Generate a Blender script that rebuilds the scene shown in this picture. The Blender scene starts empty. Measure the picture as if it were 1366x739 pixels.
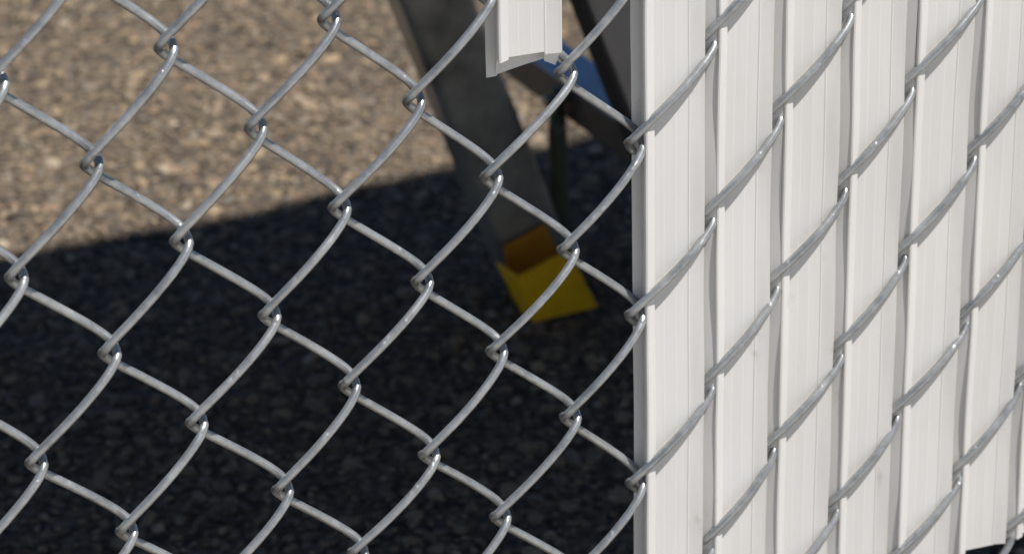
import bpy, bmesh, math, random
import numpy as np
from mathutils import Matrix, Vector

S = bpy.context.scene
COL = S.collection
R = math.radians

# ------------------------------------------------------------------ camera
cam = bpy.data.cameras.new("camera")
co = bpy.data.objects.new("camera", cam)
COL.objects.link(co)
right = (0.8982758769612558, -0.4388109914311435, -0.02335300127828448)
up = (0.20623394246499804, 0.3740552281477654, 0.9041848523784651)
fwd = (0.38803093928813276, 0.8170236227273603, -0.42650250885619584)
co.matrix_world = Matrix(((right[0], up[0], -fwd[0], -0.43344),
                          (right[1], up[1], -fwd[1], -0.86511),
                          (right[2], up[2], -fwd[2], 0.74396),
                          (0, 0, 0, 1)))
cam.sensor_width = 36.0
cam.lens = 3813.03 / 1366 * 36.0
cam.clip_start = 0.02
cam.clip_end = 2000
cam.dof.use_dof = True
cam.dof.focus_distance = 1.05
cam.dof.aperture_fstop = 15.0
S.camera = co

# ------------------------------------------------------------------ light
SUN_EL, SUN_AZ = 64.0, 30.0          # azimuth: degrees to the right of straight in front of the fence
T_SHADE = math.tan(R(SUN_EL)) / math.cos(R(SUN_AZ))
w = bpy.data.worlds.new("World")
S.world = w
w.use_nodes = True
nt = w.node_tree
sky = nt.nodes.new("ShaderNodeTexSky")
sky.sky_type = 'NISHITA'
sky.sun_disc = False
sky.sun_elevation = R(SUN_EL)
sky.sun_rotation = R(180 - SUN_AZ)
sky.altitude = 2500
sky.dust_density = 0.1
bg = nt.nodes["Background"]
bg.inputs["Strength"].default_value = 0.058
nt.links.new(sky.outputs[0], bg.inputs[0])
sl = bpy.data.lights.new("sun", 'SUN')
sl.energy = 5.0
sl.angle = R(0.53)
sl.color = (1.0, 0.963, 0.912)
so = bpy.data.objects.new("sun", sl)
COL.objects.link(so)
to_sun = Vector((math.sin(R(SUN_AZ)) * math.cos(R(SUN_EL)), -math.cos(R(SUN_AZ)) * math.cos(R(SUN_EL)), math.sin(R(SUN_EL))))
so.rotation_euler = to_sun.to_track_quat('Z', 'Y').to_euler()
so.location = (0, -3, 4)
S.view_settings.view_transform = 'Standard'
S.view_settings.look = 'None'
S.view_settings.gamma = 1.0
S.view_settings.use_curve_mapping = False
S.view_settings.exposure = 0.42

# ------------------------------------------------------------------ materials
def mat(name):
    m = bpy.data.materials.new(name)
    m.use_nodes = True
    n = m.node_tree.nodes
    return m, n, m.node_tree.links, n["Principled BSDF"]

def noise(n, l, coord, scale, detail=4, rough=0.6, stretch=None):
    t = n.new("ShaderNodeTexNoise")
    t.inputs["Scale"].default_value = scale
    t.inputs["Detail"].default_value = detail
    t.inputs["Roughness"].default_value = rough
    if stretch:
        mp = n.new("ShaderNodeMapping")
        mp.inputs["Scale"].default_value = stretch
        l.new(coord, mp.inputs[0])
        l.new(mp.outputs[0], t.inputs["Vector"])
    else:
        l.new(coord, t.inputs["Vector"])
    return t

def ramp(n, l, fac, stops, interp='LINEAR'):
    r = n.new("ShaderNodeValToRGB")
    r.color_ramp.interpolation = interp
    e = r.color_ramp.elements
    while len(e) < len(stops):
        e.new(0.5)
    for k, (p, c) in enumerate(stops):
        e[k].position = p
        e[k].color = (c[0], c[1], c[2], 1)
    l.new(fac, r.inputs[0])
    return r

def bump(n, l, b, height, strength, dist):
    u = n.new("ShaderNodeBump")
    u.inputs["Strength"].default_value = strength
    u.inputs["Distance"].default_value = dist
    l.new(height, u.inputs["Height"])
    l.new(u.outputs[0], b.inputs["Normal"])

def zinc_material():
    m, n, l, b = mat("galvanised_wire")
    c = n.new("ShaderNodeTexCoord").outputs["Object"]
    t1 = noise(n, l, c, 260, 5, 0.65)
    t2 = noise(n, l, c, 60, 3, 0.5)
    mx = n.new("ShaderNodeMath"); mx.operation = 'MULTIPLY_ADD'
    l.new(t1.outputs[0], mx.inputs[0]); mx.inputs[1].default_value = 0.6
    h = n.new("ShaderNodeMath"); h.operation = 'MULTIPLY'; h.inputs[1].default_value = 0.4
    l.new(t2.outputs[0], h.inputs[0]); l.new(h.outputs[0], mx.inputs[2])
    r = ramp(n, l, mx.outputs[0], [(0.30, (0.22, 0.23, 0.235)), (0.48, (0.345, 0.355, 0.355)), (0.72, (0.48, 0.483, 0.48))])
    l.new(r.outputs[0], b.inputs["Base Color"])
    b.inputs["Metallic"].default_value = 0.72
    rr = ramp(n, l, t2.outputs[0], [(0.35, (0.28,) * 3), (0.7, (0.46,) * 3)])
    l.new(rr.outputs[0], b.inputs["Roughness"])
    dr = noise(n, l, c, 120, 2, 0.5)                 # beads and runs left by the zinc bath
    rd = ramp(n, l, dr.outputs[0], [(0.63, (0, 0, 0)), (0.76, (1, 1, 1))])
    ad = n.new("ShaderNodeMath"); ad.operation = 'MULTIPLY_ADD'
    l.new(t1.outputs[0], ad.inputs[0]); ad.inputs[1].default_value = 0.35
    l.new(rd.outputs[0], ad.inputs[2])
    bump(n, l, b, ad.outputs[0], 0.6, 0.0006)
    return m

def slat_material():
    m, n, l, b = mat("white_slat_plastic")
    c = n.new("ShaderNodeTexCoord").outputs["Object"]
    t = noise(n, l, c, 1.0, 2, 0.5, (520, 520, 3))
    d = noise(n, l, c, 14, 5, 0.65, (1, 1, 0.35))
    r = ramp(n, l, t.outputs[0], [(0.3, (0.752, 0.752, 0.75)), (0.7, (0.772, 0.772, 0.77))])
    r2 = ramp(n, l, d.outputs[0], [(0.25, (0.94, 0.93, 0.91)), (0.5, (1, 1, 1))])
    mx = n.new("ShaderNodeMixRGB"); mx.blend_type = 'MULTIPLY'; mx.inputs[0].default_value = 1
    l.new(r.outputs[0], mx.inputs[1]); l.new(r2.outputs[0], mx.inputs[2])
    oi = n.new("ShaderNodeObjectInfo")
    ro = ramp(n, l, oi.outputs["Random"], [(0.0, (0.955, 0.95, 0.94)), (1.0, (1, 1, 1))])
    sm = noise(n, l, c, 55, 5, 0.7, (1, 1, 0.5))
    rs = ramp(n, l, sm.outputs[0], [(0.26, (0.80, 0.78, 0.74)), (0.36, (1, 1, 1))])
    m3 = n.new("ShaderNodeMixRGB"); m3.blend_type = 'MULTIPLY'; m3.inputs[0].default_value = 1
    m4 = n.new("ShaderNodeMixRGB"); m4.blend_type = 'MULTIPLY'; m4.inputs[0].default_value = 1
    l.new(mx.outputs[0], m3.inputs[1]); l.new(ro.outputs[0], m3.inputs[2])
    l.new(m3.outputs[0], m4.inputs[1]); l.new(rs.outputs[0], m4.inputs[2])
    l.new(m4.outputs[0], b.inputs["Base Color"])
    b.inputs["Roughness"].default_value = 0.42
    b.inputs["Specular IOR Level"].default_value = 0.4
    bump(n, l, b, t.outputs[0], 0.05, 0.0003)
    tr = n.new("ShaderNodeBsdfTranslucent")
    tr.inputs[0].default_value = (0.88, 0.80, 0.62, 1)
    ms = n.new("ShaderNodeMixShader")
    ms.inputs[0].default_value = 0.28
    l.new(b.outputs[0], ms.inputs[1]); l.new(tr.outputs[0], ms.inputs[2])
    l.new(ms.outputs[0], n["Material Output"].inputs[0])
    return m

def paint_material(name, col, var, rough, metallic=0.0, scale=40, bump_s=0.15):
    m, n, l, b = mat(name)
    c = n.new("ShaderNodeTexCoord").outputs["Object"]
    t = noise(n, l, c, scale, 6, 0.65)
    r = ramp(n, l, t.outputs[0], [(0.3, [x * (1 - var) for x in col]), (0.5, col), (0.75, [min(1, x * (1 + var)) for x in col])])
    l.new(r.outputs[0], b.inputs["Base Color"])
    b.inputs["Metallic"].default_value = metallic
    b.inputs["Roughness"].default_value = rough
    t2 = noise(n, l, c, scale * 8, 3, 0.6)
    bump(n, l, b, t2.outputs[0], bump_s, 0.0006)
    return m

STONE_STOPS = [(0.0, (0.0833, 0.0669, 0.0522)), (0.13, (0.1568, 0.1241, 0.0927)), (0.3, (0.2205, 0.17, 0.1215)),
               (0.44, (0.1862, 0.1576, 0.1287)), (0.56, (0.2646, 0.2053, 0.1422)), (0.68, (0.2842, 0.2005, 0.1395)),
               (0.78, (0.2352, 0.1958, 0.1575)), (0.88, (0.343, 0.2626, 0.171)), (0.965, (0.392, 0.3295, 0.2475))]

def stone_material():
    m, n, l, b = mat("gravel_stone")
    g = n.new("ShaderNodeNewGeometry")
    r = ramp(n, l, g.outputs["Random Per Island"], STONE_STOPS, 'CONSTANT')
    c = n.new("ShaderNodeTexCoord").outputs["Object"]
    t = noise(n, l, c, 420, 4, 0.65)
    r2 = ramp(n, l, t.outputs[0], [(0.3, (0.55, 0.535, 0.51)), (0.6, (0.95, 0.94, 0.905))])
    mx = n.new("ShaderNodeMixRGB"); mx.blend_type = 'MULTIPLY'; mx.inputs[0].default_value = 1
    l.new(r.outputs[0], mx.inputs[1]); l.new(r2.outputs[0], mx.inputs[2])
    l.new(mx.outputs[0], b.inputs["Base Color"])
    b.inputs["Roughness"].default_value = 0.8
    b.inputs["Specular IOR Level"].default_value = 0.3
    bump(n, l, b, t.outputs[0], 0.4, 0.001)
    return m

def ground_material():
    m, n, l, b = mat("worn_asphalt")
    c = n.new("ShaderNodeTexCoord").outputs["Object"]
    v = n.new("ShaderNodeTexVoronoi"); v.inputs["Scale"].default_value = 190
    l.new(c, v.inputs["Vector"])
    sep = n.new("ShaderNodeSeparateColor")
    l.new(v.outputs["Color"], sep.inputs[0])
    r = ramp(n, l, sep.outputs[0], [(p, [x * 0.6 for x in q]) for p, q in STONE_STOPS], 'CONSTANT')
    d = ramp(n, l, v.outputs["Distance"], [(0.35, (1, 1, 1)), (0.75, (0.45, 0.42, 0.40))])
    mx = n.new("ShaderNodeMixRGB"); mx.blend_type = 'MULTIPLY'; mx.inputs[0].default_value = 1
    l.new(r.outputs[0], mx.inputs[1]); l.new(d.outputs[0], mx.inputs[2])
    t = noise(n, l, c, 9, 4, 0.6)
    r2 = ramp(n, l, t.outputs[0], [(0.3, (0.8, 0.8, 0.8)), (0.7, (1.1, 1.07, 1.03))])
    m2 = n.new("ShaderNodeMixRGB"); m2.blend_type = 'MULTIPLY'; m2.inputs[0].default_value = 1
    l.new(mx.outputs[0], m2.inputs[1]); l.new(r2.outputs[0], m2.inputs[2])
    l.new(m2.outputs[0], b.inputs["Base Color"])
    b.inputs["Roughness"].default_value = 0.9
    t3 = noise(n, l, c, 600, 4, 0.7)
    bump(n, l, b, t3.outputs[0], 0.6, 0.002)
    return m

M_ZINC = zinc_material()
M_SLAT = slat_material()
M_STONE = stone_material()
M_GROUND = ground_material()
M_PIPE = paint_material("galvanised_pipe", (0.42, 0.43, 0.44), 0.2, 0.45, 0.7, 30)
M_LEG = paint_material("charcoal_paint", (0.29, 0.29, 0.275), 0.5, 0.34, 0.5, 35)
M_LEG2 = paint_material("grey_paint", (0.40, 0.375, 0.355), 0.2, 0.5, 0.0, 35)
M_SKY_REFLECTION = paint_material("sky_reflection_blue", (0.20, 0.36, 0.60), 0.18, 0.4, 0.0, 50)  # blue stands in for sky reflected in the bar's top
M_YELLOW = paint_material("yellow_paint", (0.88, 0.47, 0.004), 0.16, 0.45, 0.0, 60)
M_SHOE_SHADE = paint_material("shaded_yellow_paint", (0.42, 0.17, 0.006), 0.2, 0.5, 0.0, 60)  # shoe yellow with the shade of its inside put into the colour
M_ROD = paint_material("dark_green_paint", (0.060, 0.078, 0.048), 0.3, 0.4, 0.1, 50)
M_BOUNCE = paint_material("pale_bounce_ground", (0.36, 0.34, 0.31), 0.15, 0.85, 0.0, 14)  # for the unseen ground added as bounce fill
M_BAR = paint_material("reflected_brown_steel", (0.10, 0.085, 0.075), 0.3, 0.5, 0.2, 35)  # brown stands in for ground reflected in the bar's side
M_FACE_SHADE = paint_material("leg_face_shade", (0.025, 0.025, 0.026), 0.3, 0.6, 0.0, 60)  # near black stands in for shade on the second leg's left face
M_BOLT = paint_material("bolt_steel", (0.35, 0.36, 0.36), 0.2, 0.35, 0.9, 90)

# ------------------------------------------------------------------ helpers
def link(name, me, parent=None):
    o = bpy.data.objects.new(name, me)
    COL.objects.link(o)
    o.parent = parent
    return o

def empty(name, loc, label, cat):
    o = bpy.data.objects.new(name, None)
    COL.objects.link(o)
    o.location = loc
    o.empty_display_size = 0.05
    o["label"] = label
    o["category"] = cat
    return o

def mesh_np(name, V, F, material, smooth=True, counts=None):
    """mesh from numpy verts and equal-sized faces (or a flat loop list with counts)"""
    me = bpy.data.meshes.new(name)
    V = np.asarray(V, np.float32)
    F = np.asarray(F, np.int32)
    if counts is None:
        counts = np.full(len(F), F.shape[1], np.int32)
    me.vertices.add(len(V)); me.vertices.foreach_set("co", V.ravel())
    me.loops.add(F.size); me.loops.foreach_set("vertex_index", F.ravel())
    me.polygons.add(len(counts))
    st = np.concatenate([[0], np.cumsum(counts)[:-1]]).astype(np.int32)
    me.polygons.foreach_set("loop_start", st)
    me.polygons.foreach_set("use_smooth", np.full(len(counts), smooth))
    me.update(calc_edges=True)
    me.validate()
    me.materials.append(material)
    return me

def tube_mesh(name, P, r, material, sides=9, caps=True):
    P = np.asarray(P, float)
    n = len(P)
    Tn = np.gradient(P, axis=0)
    Tn /= np.linalg.norm(Tn, axis=1)[:, None]
    ref = np.array([0.0, 1.0, 0.0]) if abs(Tn[0][1]) < 0.9 else np.array([1.0, 0, 0])
    N = np.zeros_like(P)
    v = ref - Tn[0] * (ref @ Tn[0]); N[0] = v / np.linalg.norm(v)
    for i in range(1, n):
        v = N[i - 1] - Tn[i] * (N[i - 1] @ Tn[i])
        N[i] = v / np.linalg.norm(v)
    B = np.cross(Tn, N)
    a = np.arange(sides) * 2 * math.pi / sides
    rr = np.broadcast_to(np.asarray(r, float), (n,))
    V = P[:, None, :] + rr[:, None, None] * (np.cos(a)[None, :, None] * N[:, None, :] + np.sin(a)[None, :, None] * B[:, None, :])
    V = V.reshape(-1, 3)
    i = np.arange(n - 1)[:, None]; j = np.arange(sides)[None, :]; k = (j + 1) % sides
    F = np.stack([i * sides + j, i * sides + k, (i + 1) * sides + k, (i + 1) * sides + j], -1).reshape(-1, 4)
    if caps:
        loops = list(F.ravel()) + list(range(sides))[::-1] + list(range((n - 1) * sides, n * sides))
        cnt = np.array([4] * len(F) + [sides, sides], np.int32)
        return mesh_np(name, V, np.array(loops), material, True, cnt)
    return mesh_np(name, V, F, material)

def bm_obj(name, bm, material, parent, bevel=0.0, seg=2):
    if bevel > 0:
        bmesh.ops.bevel(bm, geom=list(bm.edges), offset=bevel, segments=seg, affect='EDGES', profile=0.6)
    bmesh.ops.recalc_face_normals(bm, faces=bm.faces)
    me = bpy.data.meshes.new(name)
    bm.to_mesh(me); bm.free()
    me.materials.append(material)
    return link(name, me, parent)

def hexa(bm, bot, top):
    """closed prism between two matching vertex loops"""
    b = [bm.verts.new(p) for p in bot]; t = [bm.verts.new(p) for p in top]
    bm.faces.new(b[::-1]); bm.faces.new(t)
    k = len(b)
    for i in range(k):
        bm.faces.new((b[i], b[(i + 1) % k], t[(i + 1) % k], t[i]))

def box(bm, x0, x1, y0, y1, z0, z1):
    hexa(bm, [(x0, y0, z0), (x1, y0, z0), (x1, y1, z0), (x0, y1, z0)], [(x0, y0, z1), (x1, y0, z1), (x1, y1, z1), (x0, y1, z1)])

# ------------------------------------------------------------------ ground
def height(x, y):
    return (0.0022 * np.sin(9.1 * x + 3.0 * y + 0.4) + 0.0016 * np.sin(-5.3 * x + 13.7 * y + 1.7)
            + 0.0010 * np.sin(31 * x + 17 * y) + 0.0008 * np.sin(-23 * x + 41 * y + 2.0)) - 0.0018

def build_ground():
    # a fine patch near the fence inside wide flat strips: one sheet out to the horizon
    def axis(lo, hi, step):
        return np.concatenate([[-600, -120, -30, -8, -3], np.arange(lo, hi + 1e-6, step), [3.5, 8, 30, 120, 600]])
    xs = axis(-0.9, 1.5, 0.02); ys = axis(-0.6, 2.2, 0.02)
    X, Y = np.meshgrid(xs, ys, indexing='ij')
    edge = np.clip(np.minimum(np.minimum(X + 0.95, 1.55 - X), np.minimum(Y + 0.65, 2.25 - Y)) / 0.1, 0, 1)
    Z = height(X, Y) * edge - 0.001
    V = np.stack([X, Y, Z], -1).reshape(-1, 3)
    nx, ny = len(xs), len(ys)
    i = np.arange(nx - 1)[:, None]; j = np.arange(ny - 1)[None, :]
    F = np.stack([i * ny + j, (i + 1) * ny + j, (i + 1) * ny + j + 1, i * ny + j + 1], -1).reshape(-1, 4)
    o = link("asphalt_ground", mesh_np("asphalt_ground", V, F, M_GROUND))
    o["kind"] = "structure"
    o["label"] = "worn tan asphalt ground lying behind and under the fence"
    return o

def build_gravel():
    rng = np.random.default_rng(11)
    bm = bmesh.new(); bmesh.ops.create_icosphere(bm, subdivisions=2, radius=1.0)
    bm.verts.ensure_lookup_table()
    BV = np.array([v.co[:] for v in bm.verts]); BF = np.array([[v.index for v in f.verts] for f in bm.faces]); bm.free()
    nv, nf = len(BV), len(BF)
    variants = []
    for k in range(40):
        d = rng.normal(size=(9, 3)); d /= np.linalg.norm(d, axis=1)[:, None]
        off = rng.uniform(0.55, 0.85, 9)
        P = BV.copy()
        for q in range(9):                       # chop flats off the pebble so it reads as crushed stone
            s = P @ d[q]
            P -= np.clip(s - off[q], 0, None)[:, None] * d[q][None, :]
        variants.append(P * rng.uniform(0.95, 1.08, (nv, 1)))
    variants = np.array(variants)
    small = bmesh.new(); bmesh.ops.create_icosphere(small, subdivisions=1, radius=1.0)
    small.verts.ensure_lookup_table()
    SV = np.array([v.co[:] for v in small.verts]); SF = np.array([[v.index for v in f.verts] for f in small.faces]); small.free()
    svars = np.array([SV * rng.uniform(0.72, 1.12, (len(SV), 1)) for _ in range(40)])
    def scatter(n, lo, hi, base, bv, bf, bias):
        rad = np.clip(rng.lognormal(math.log(base), 0.38, n), lo, hi)
        d = rng.uniform(0, 1, n) ** bias                       # thinner away from the fence's open side
        x = rng.uniform(-0.34, 0.85, n); y = 0.04 + 1.50 * d
        var = rng.integers(0, len(bv), n)
        sc = np.stack([rad * rng.uniform(0.9, 1.5, n), rad * rng.uniform(0.75, 1.1, n), rad * rng.uniform(0.45, 0.8, n)], -1)
        ang = rng.uniform(0, 2 * math.pi, n)
        tx, ty = rng.normal(0, 0.16, n), rng.normal(0, 0.16, n)
        z = height(x, y) + sc[:, 2] * rng.uniform(-0.55, 0.05, n)
        V = bv[var] * sc[:, None, :]
        ca, sa = np.cos(ang)[:, None], np.sin(ang)[:, None]
        vx = V[..., 0] * ca - V[..., 1] * sa; vy = V[..., 0] * sa + V[..., 1] * ca
        vz = V[..., 2] + vx * tx[:, None] + vy * ty[:, None]
        return np.stack([vx + x[:, None], vy + y[:, None], vz + z[:, None]], -1).reshape(-1, 3), \
            (bf[None] + (np.arange(n) * bv.shape[1])[:, None, None]).reshape(-1, 3)
    V1, F1 = scatter(15000, 0.0022, 0.0068, 0.0031, variants, BF, 1.0)
    V2, F2 = scatter(50000, 0.0010, 0.0024, 0.0017, svars, SF, 1.0)
    V = np.concatenate([V1, V2]); F = np.concatenate([F1, F2 + len(V1)])
    o = link("gravel", mesh_np("gravel", V, F, M_STONE, smooth=False))
    o["kind"] = "stuff"
    o["label"] = "loose tan and brown stone chips bedded in the asphalt"
    return o

def build_bounce_pavement():
    bm = bmesh.new()  # unseen slab, added to throw light up onto the fence
    box(bm, -600, 600, -600, -0.09, -0.05, 0.004)
    o = bm_obj("bounce_pavement", bm, M_BOUNCE, None)
    o["kind"] = "structure"
    o["label"] = "pale unseen pavement added on the near side of the fence to bounce light"

build_ground()
build_gravel()
build_bounce_pavement()

# ------------------------------------------------------------------ chain link fence with slats
PX, HZ = 0.02972, 0.03574            # knot columns and half the diamond height
Z_TOP = 1.75                         # where the slats end
# where each wire knot stands on the fence: column -> [(row, x mm, z mm)]
KN = {0: [(0, -208.0, 406.1), (2, -208.5, 335.5), (4, -208.5, 263.9)], 1: [(1, -178.6, 370.9), (3, -178.5, 299.6), (5, -178.3, 228.0)],
      2: [(0, -149.2, 407.5), (2, -149.2, 336.0), (4, -148.9, 264.7)], 3: [(1, -119.1, 372.6), (3, -118.6, 300.2), (5, -118.1, 228.8)],
      4: [(0, -89.8, 406.9), (2, -89.6, 336.0), (4, -89.5, 265.0), (6, -89.7, 194.4)], 5: [(1, -59.2, 370.7), (3, -58.8, 299.9), (5, -58.9, 228.0)],
      6: [(2, -29.8, 335.4), (4, -29.7, 264.7), (6, -30.2, 193.6)], 7: [(1, 1.2, 369.9), (3, 0.9, 299.5), (5, 0.7, 229.1)],
      8: [(2, 29.5, 336.6), (4, 29.1, 265.9), (6, 28.9, 192.6)], 9: [(1, 59.9, 371.2), (3, 59.9, 300.0), (5, 60.3, 228.2), (7, 61.0, 156.3)],
      10: [(2, 89.0, 336.2), (4, 88.9, 265.2), (6, 88.3, 192.6)], 11: [(1, 119.2, 371.6), (3, 118.8, 299.6), (5, 119.4, 228.4), (7, 119.3, 157.4)],
      12: [(2, 148.2, 336.2), (4, 147.8, 264.5), (6, 146.8, 192.1)], 13: [(3, 178.8, 300.6), (5, 179.2, 228.4), (7, 179.6, 156.8)],
      14: [(6, 207.2, 192.8), (8, 207.8, 120.2)]}
KN = {(c, r): (x / 1000, z / 1000) for c, rows in KN.items() for r, x, z in rows}
ROW_TOP, ROW_BOT = -37, 9            # knot rows, counted downwards
COL_LO, COL_HI = -14, 40
jr = random.Random(5)

def knot(c, r):
    if (c, r) not in KN:
        near = [KN[k][0] for k in KN if k[0] == c and len(k) == 2 and k in MEASURED]
        x = sum(near) / len(near) if near else -0.2082 + PX * c + jr.uniform(-0.0004, 0.0004)
        KN[(c, r)] = (x + jr.uniform(-0.0003, 0.0003), 0.4069 - HZ * r + jr.uniform(-0.0004, 0.0004))
    return KN[(c, r)]
MEASURED = set(KN)

WR, HD, EX = 0.00162, 0.0058, 0.0025   # wire radius, depth of the weave, overlap at a knot

def wire_path(c):
    """one wire: a flattened spiral between knot column c and c+1, front strands rising to the right"""
    rows = [r for r in range(ROW_BOT, ROW_TOP - 1, -1)]
    if (rows[0] - c) % 2:
        rows = rows[1:]
    P = []
    C0 = 0.94
    hd = HD * jr.uniform(0.95, 1.05)
    ts = (np.arange(20) / 20.0)
    ts = ts - 0.10 * np.sin(2 * math.pi * ts) / (2 * math.pi) * 1.6
    for q in range(len(rows) - 1):
        leftward = (q % 2 == 0)
        a = knot(c if leftward else c + 1, rows[q]); b = knot(c + 1 if leftward else c, rows[q + 1])
        s = 1 if leftward else -1
        bow = jr.uniform(-0.0004, 0.0004)
        x0, x1 = a[0] - s * EX, b[0] + s * EX
        fx = 0.5 - 0.5 * np.arcsin(C0 * np.cos(math.pi * ts)) / math.asin(C0)
        xx = x0 + (x1 - x0) * fx
        zz = a[1] + (b[1] - a[1]) * ts + bow * np.sin(math.pi * ts)
        yy = -s * hd * np.sin(math.pi * ts) ** 0.52
        P.append(np.stack([xx, yy, zz], -1))
    return np.concatenate(P)

# profile of a slat across its width in mm (u from the left knot column, v depth, - towards the viewer)
FRONT = [(2.9, -1.2), (2.1, -3.3), (2.0, -3.9), (2.3, -4.5), (2.9, -4.8), (5.9, -3.95), (6.3, -3.6), (6.5, -1.45), (10.9, -2.06), (11.2, -2.02),
         (15.6, -2.68), (15.9, -2.63), (20.2, -3.18), (20.7, -3.5), (21.3, -2.95), (25.2, -4.2), (26.4, -4.65), (26.5, -4.1)]
TONGUE = [(25.1, 2.2), (31.9, -3.7), (32.1, -3.1), (25.6, 2.6)]
BACK = [(26.0, 2.85), (30.3, 2.9), (30.3, 3.3), (26.2, 3.6), (14.0, 3.75), (1.0, 4.2), (0.8, 3.6), (3.9, 2.6)]
PROF_FULL = np.array(FRONT + TONGUE + BACK) / 1000
PROF_BARE = np.array(FRONT + [(25.1, -1.4), (25.4, -0.6)] + BACK) / 1000     # tongue torn off with the broken end

def inset(P, d):
    n = len(P); out = np.zeros_like(P)
    for i in range(n):
        a, b, c = P[i - 1], P[i], P[(i + 1) % n]
        e1 = (b - a) / np.linalg.norm(b - a); e2 = (c - b) / np.linalg.norm(c - b)
        n1 = np.array([-e1[1], e1[0]]); n2 = np.array([-e2[1], e2[0]])
        m = n1 + n2; L = np.linalg.norm(m)
        m = m / L if L > 1e-6 else n1
        out[i] = b + m * min(d / max(0.5, (m @ n1)), d * 1.6)
    return out

def slat_mesh(c, zb, zt, cut=None, seed=0):
    """hollow extruded slat between knot column c and c+1; cut(u, v) lowers or raises its bottom edge"""
    rg = random.Random(100 + seed)
    PROF = PROF_BARE if c == 6 else PROF_FULL
    xk = (knot(c, 3 if c % 2 else 4)[0], knot(c + 1, 4 if c % 2 else 3)[0])
    sx = (xk[1] - xk[0]) / 0.0297
    area = sum(PROF[i - 1][0] * PROF[i][1] - PROF[i][0] * PROF[i - 1][1] for i in range(len(PROF)))
    IN = inset(PROF, 0.0006 if area > 0 else -0.0006)
    zs = np.concatenate([np.arange(zb, min(zb + 0.42, zt), 0.006), np.arange(min(zb + 0.42, zt), zt, 0.06), [zt]])
    zs = zs[np.concatenate([[True], np.diff(zs) > 1e-4])]
    ph = [rg.uniform(0, 6.28) for _ in range(4)]
    lean = rg.uniform(-0.002, 0.002)
    rings = []
    for P in (PROF, IN):
        for k, z in enumerate(zs):
            dx = 0.00014 * math.sin(z * 30 + ph[0]) + 0.00007 * math.sin(z * 97 + ph[1]) + lean * (z - 0.3) * 0.3
            dy = 0.00022 * math.sin(z * 55 + ph[2])
            # the hooks of the neighbouring wires pinch the left edge
            row = round((0.4069 - z) / HZ)
            pin = 0.0
            for r in (row - 1, row, row + 1):
                if (r - c) % 2 == 0:
                    pin = max(pin, math.exp(-((z - (0.4069 - HZ * r)) / 0.010) ** 2))
            q = np.zeros((len(P), 3))
            fr = np.clip((0.008 - P[:, 0]) / 0.005, 0, 1)
            q[:, 0] = xk[0] + P[:, 0] * sx + dx + 0.00022 * pin * fr
            q[:, 1] = P[:, 1] + dy + 0.00025 * np.sin(z * 88 + ph[3]) * (P[:, 0] > 0.022)
            zz = np.full(len(P), z)
            if cut is not None and k < 4:
                zz = zz + cut(PROF[:, 0], PROF[:, 1]) * (1 - k / 4)
            q[:, 2] = zz
            rings.append(q)
    n = len(PROF); m = len(zs)
    V = np.concatenate(rings)
    i = np.arange(m - 1)[:, None]; j = np.arange(n)[None, :]; jn = (j + 1) % n
    Fo = np.stack([i * n + j, i * n + jn, (i + 1) * n + jn, (i + 1) * n + j], -1).reshape(-1, 4)
    Fi = (Fo + m * n)[:, ::-1]
    jj = np.arange(n); jjn = (jj + 1) % n
    lo = np.stack([jj, jj + m * n, jjn + m * n, jjn], -1)
    t0 = (m - 1) * n
    hi = np.stack([t0 + jj, t0 + jjn, t0 + jjn + m * n, t0 + jj + m * n], -1)
    return mesh_np("slat", V, np.concatenate([Fo, Fi, lo, hi]), M_SLAT, smooth=False)

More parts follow.
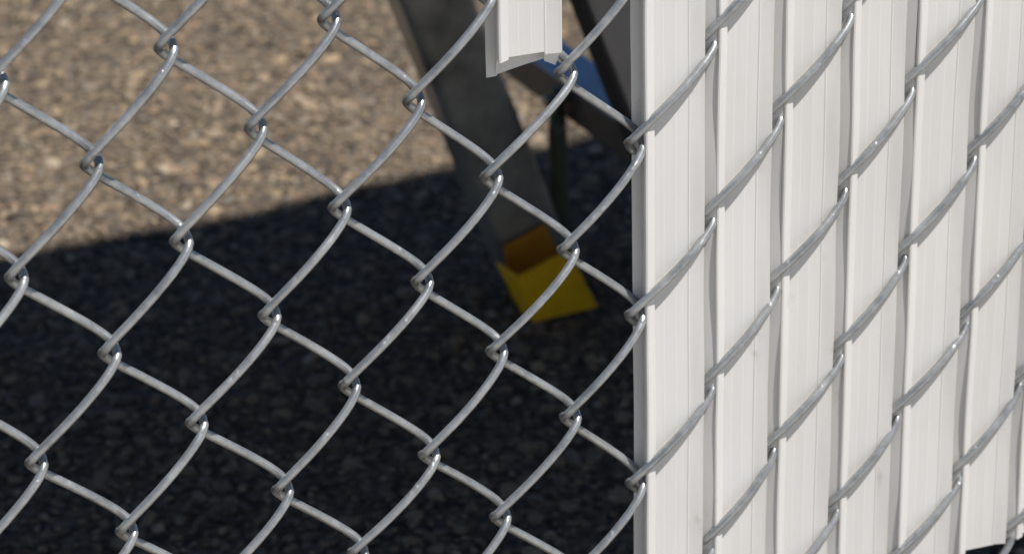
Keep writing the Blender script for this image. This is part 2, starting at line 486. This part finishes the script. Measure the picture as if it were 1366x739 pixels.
def build_fence():
    f = empty("chain_link_fence", (0, 0, 0), "galvanised chain link fence, bare diamonds at left and white plastic slats at right", "fence")
    for c in range(COL_LO, COL_HI):
        link("wire", tube_mesh("wire", wire_path(c), WR, M_ZINC, sides=10 if -2 < c < 16 else 6), f)
    rg = random.Random(3)
    for c in range(COL_LO, COL_HI):
        zt = Z_TOP + rg.uniform(-0.003, 0.003)
        if c == 6:        # the snapped slat whose end shows at the top of the picture
            def cut(u, v):
                fr = np.where(v < 0, 0.3795 + 0.0002 * u / 0.03, 0.3712 + 0.0036 * np.clip((u - 0.002) / 0.02, 0, 1.0))
                fr = np.where((v < 0) & (u > 0.0205), 0.3785, fr)
                fr = np.where((v > 0) & (u > 0.0265), 0.3712, fr)
                fr = np.where((v < -0.004) & (u < 0.0069), 0.3792, fr)
                return fr - 0.376
            o = link("slat", slat_mesh(c, 0.376, zt, cut, c), f)
            o["label"] = "snapped off white slat with a slanting broken end"
        elif c < 8:
            o = link("slat", slat_mesh(c, 0.452 + rg.uniform(0, 0.02) + (0.012 if c < 3 else 0), zt, lambda u, v: (u - 0.015) * 0.12, c), f)
        else:
            zb = 0.1172 + rg.uniform(-0.0006, 0.0006) if c >= 13 else 0.104 + rg.uniform(-0.003, 0.003)
            o = link("slat", slat_mesh(c, zb, zt, None, c), f)
    # the torn lip of the snapped slat
    bm = bmesh.new()
    pts = [(-0.0090, -0.0030, 0.3793), (-0.0022, -0.0024, 0.3782), (-0.0012, -0.0010, 0.3790), (-0.0028, 0.0005, 0.3722), (-0.0078, -0.0006, 0.3752)]
    hexa(bm, [(x, y, z) for x, y, z in pts], [(x, y + 0.0006, z + 0.0003) for x, y, z in pts])
    bm_obj("torn_lip", bm, M_SLAT, f)
    # rail and posts carry the wire, out of the picture
    xa, xb = -0.2082 + PX * COL_LO - 0.01, -0.2082 + PX * COL_HI + 0.03
    link("top_rail", tube_mesh("top_rail", [(xa - 0.03, 0.026, 1.60), ((xa + xb) / 2, 0.026, 1.60), (xb + 0.03, 0.026, 1.60)], 0.017, M_PIPE, 16), f)
    for x in (xa, xb):
        p = link("post", tube_mesh("post", [(x, 0.03, -0.2), (x, 0.03, 0.5), (x, 0.03, 1.64)], 0.024, M_PIPE, 18), f)
    return f

build_fence()

# ------------------------------------------------------------------ low steel stand behind the fence
def slanted_tube(name, xr, lean, y0, y1, width, z0, z1, material, parent, bevel):
    """square tube leaning to the left as it rises; xr is its right edge on the ground"""
    bm = bmesh.new()
    def loop(z):
        x1 = xr + lean * z; x0 = x1 - width
        return [(x0, y0, z), (x1, y0, z), (x1, y1, z), (x0, y1, z)]
    hexa(bm, loop(z0), loop(z1))
    return bm_obj(name, bm, material, parent, bevel, 3)

def build_stand():
    s = empty("metal_stand", (0.26, 0.53, 0), "low dark steel stand with slanted legs and a yellow foot, behind the fence", "stand")
    slanted_tube("leg", 0.2790, -0.345, 0.533, 0.562, 0.0445, 0.0, 0.300, M_LEG, s, 0.006)
    o = slanted_tube("leg", 0.3502, -0.370, 0.420, 0.436, 0.0420, 0.0, 0.300, M_LEG2, s, 0.003)
    o["label"] = "second leg in lighter grey paint beside the slats"
    e = slanted_tube("shade_strip", 0.3080, -0.370, 0.4180, 0.4365, 0.0034, 0.0, 0.2995, M_FACE_SHADE, o, 0.0006)  # dark strip paints the shade on this leg's left face
    bm = bmesh.new()                                  # unseen slab on the legs, added to block sky and darken the ground
    box(bm, -0.22, 0.52, 0.385, 0.566, 0.300, 0.325)
    bm_obj("shade_deck", bm, M_LEG, s, 0.003)
    # bar that runs straight back from the second leg
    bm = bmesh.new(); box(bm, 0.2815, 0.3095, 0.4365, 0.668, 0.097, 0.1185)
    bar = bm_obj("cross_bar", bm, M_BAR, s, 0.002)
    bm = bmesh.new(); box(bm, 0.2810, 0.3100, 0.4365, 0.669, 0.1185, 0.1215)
    bm_obj("sky_reflection_strip", bm, M_SKY_REFLECTION, bar, 0.0008)  # sky reflection on the bar's top, laid on as blue colour
    # upright rod with a flattened eye bolted to the bar
    rx, ry = 0.2752, 0.558
    rod = link("rod", tube_mesh("rod", [(rx, ry, 0.0), (rx, ry, 0.04), (rx, ry, 0.090), (rx, ry, 0.103)], [0.0060, 0.0060, 0.0060, 0.0050], M_ROD, 14), s)
    bm = bmesh.new()
    ring = [(math.cos(a) * 0.0075, math.sin(a) * 0.0085) for a in np.arange(14) * 2 * math.pi / 14]
    outer = [(rx - 0.004, ry + u, 0.111 + v) for u, v in ring]; inner = [(rx - 0.004, ry + u * 0.42, 0.111 + v * 0.42) for u, v in ring]
    outb = [(x + 0.006, y, z) for x, y, z in outer]; inb = [(x + 0.006, y, z) for x, y, z in inner]
    A, B_, C_, D_ = [[bm.verts.new(p) for p in L] for L in (outer, inner, outb, inb)]
    for i in range(14):
        k = (i + 1) % 14
        bm.faces.new((A[i], A[k], B_[k], B_[i])); bm.faces.new((C_[k], C_[i], D_[i], D_[k]))
        bm.faces.new((A[k], A[i], C_[i], C_[k])); bm.faces.new((B_[i], B_[k], D_[k], D_[i]))
    bm_obj("eye", bm, M_ROD, rod)
    bm = bmesh.new()
    bmesh.ops.create_cone(bm, cap_ends=True, segments=6, radius1=0.0036, radius2=0.0032, depth=0.020,
                          matrix=Matrix.Translation((rx + 0.001, ry, 0.111)) @ Matrix.Rotation(math.pi / 2, 4, 'Y'))
    bm_obj("bolt", bm, M_BOLT, rod)
    # open topped shoe: front, left and back plates leaning with the leg
    th = 0.0022
    shoe_bm = bmesh.new()
    yf = 0.497
    FQ = [(0.2268, 0.0), (0.2700, 0.0), (0.2510, 0.0415), (0.2168, 0.0315)]
    hexa(shoe_bm, [(x, yf, z) for x, z in FQ], [(x, yf + th, z) for x, z in FQ])
    shoe = bm_obj("foot_shoe", shoe_bm, M_YELLOW, s, 0.0005, 1)
    bm = bmesh.new()
    LQ = [(0.2268, yf + th, 0.0), (0.2168, yf + th, 0.0315), (0.2172, 0.5275, 0.0290), (0.2264, 0.5125, 0.0)]
    hexa(bm, LQ, [(x + th, y, z) for x, y, z in LQ])
    bm_obj("side_flange", bm, M_YELLOW, shoe, 0.0005, 1)
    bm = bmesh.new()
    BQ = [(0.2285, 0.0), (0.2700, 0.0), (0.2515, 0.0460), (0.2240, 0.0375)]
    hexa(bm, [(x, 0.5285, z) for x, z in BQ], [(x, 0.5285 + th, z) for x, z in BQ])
    bm_obj("back_plate", bm, M_SHOE_SHADE, shoe, 0.0005, 1)  # orange paints the dimmer inside of the yellow shoe
    for ch in s.children:
        ch.location = (-s.location.x, -s.location.y, -s.location.z)
    return s

build_stand()
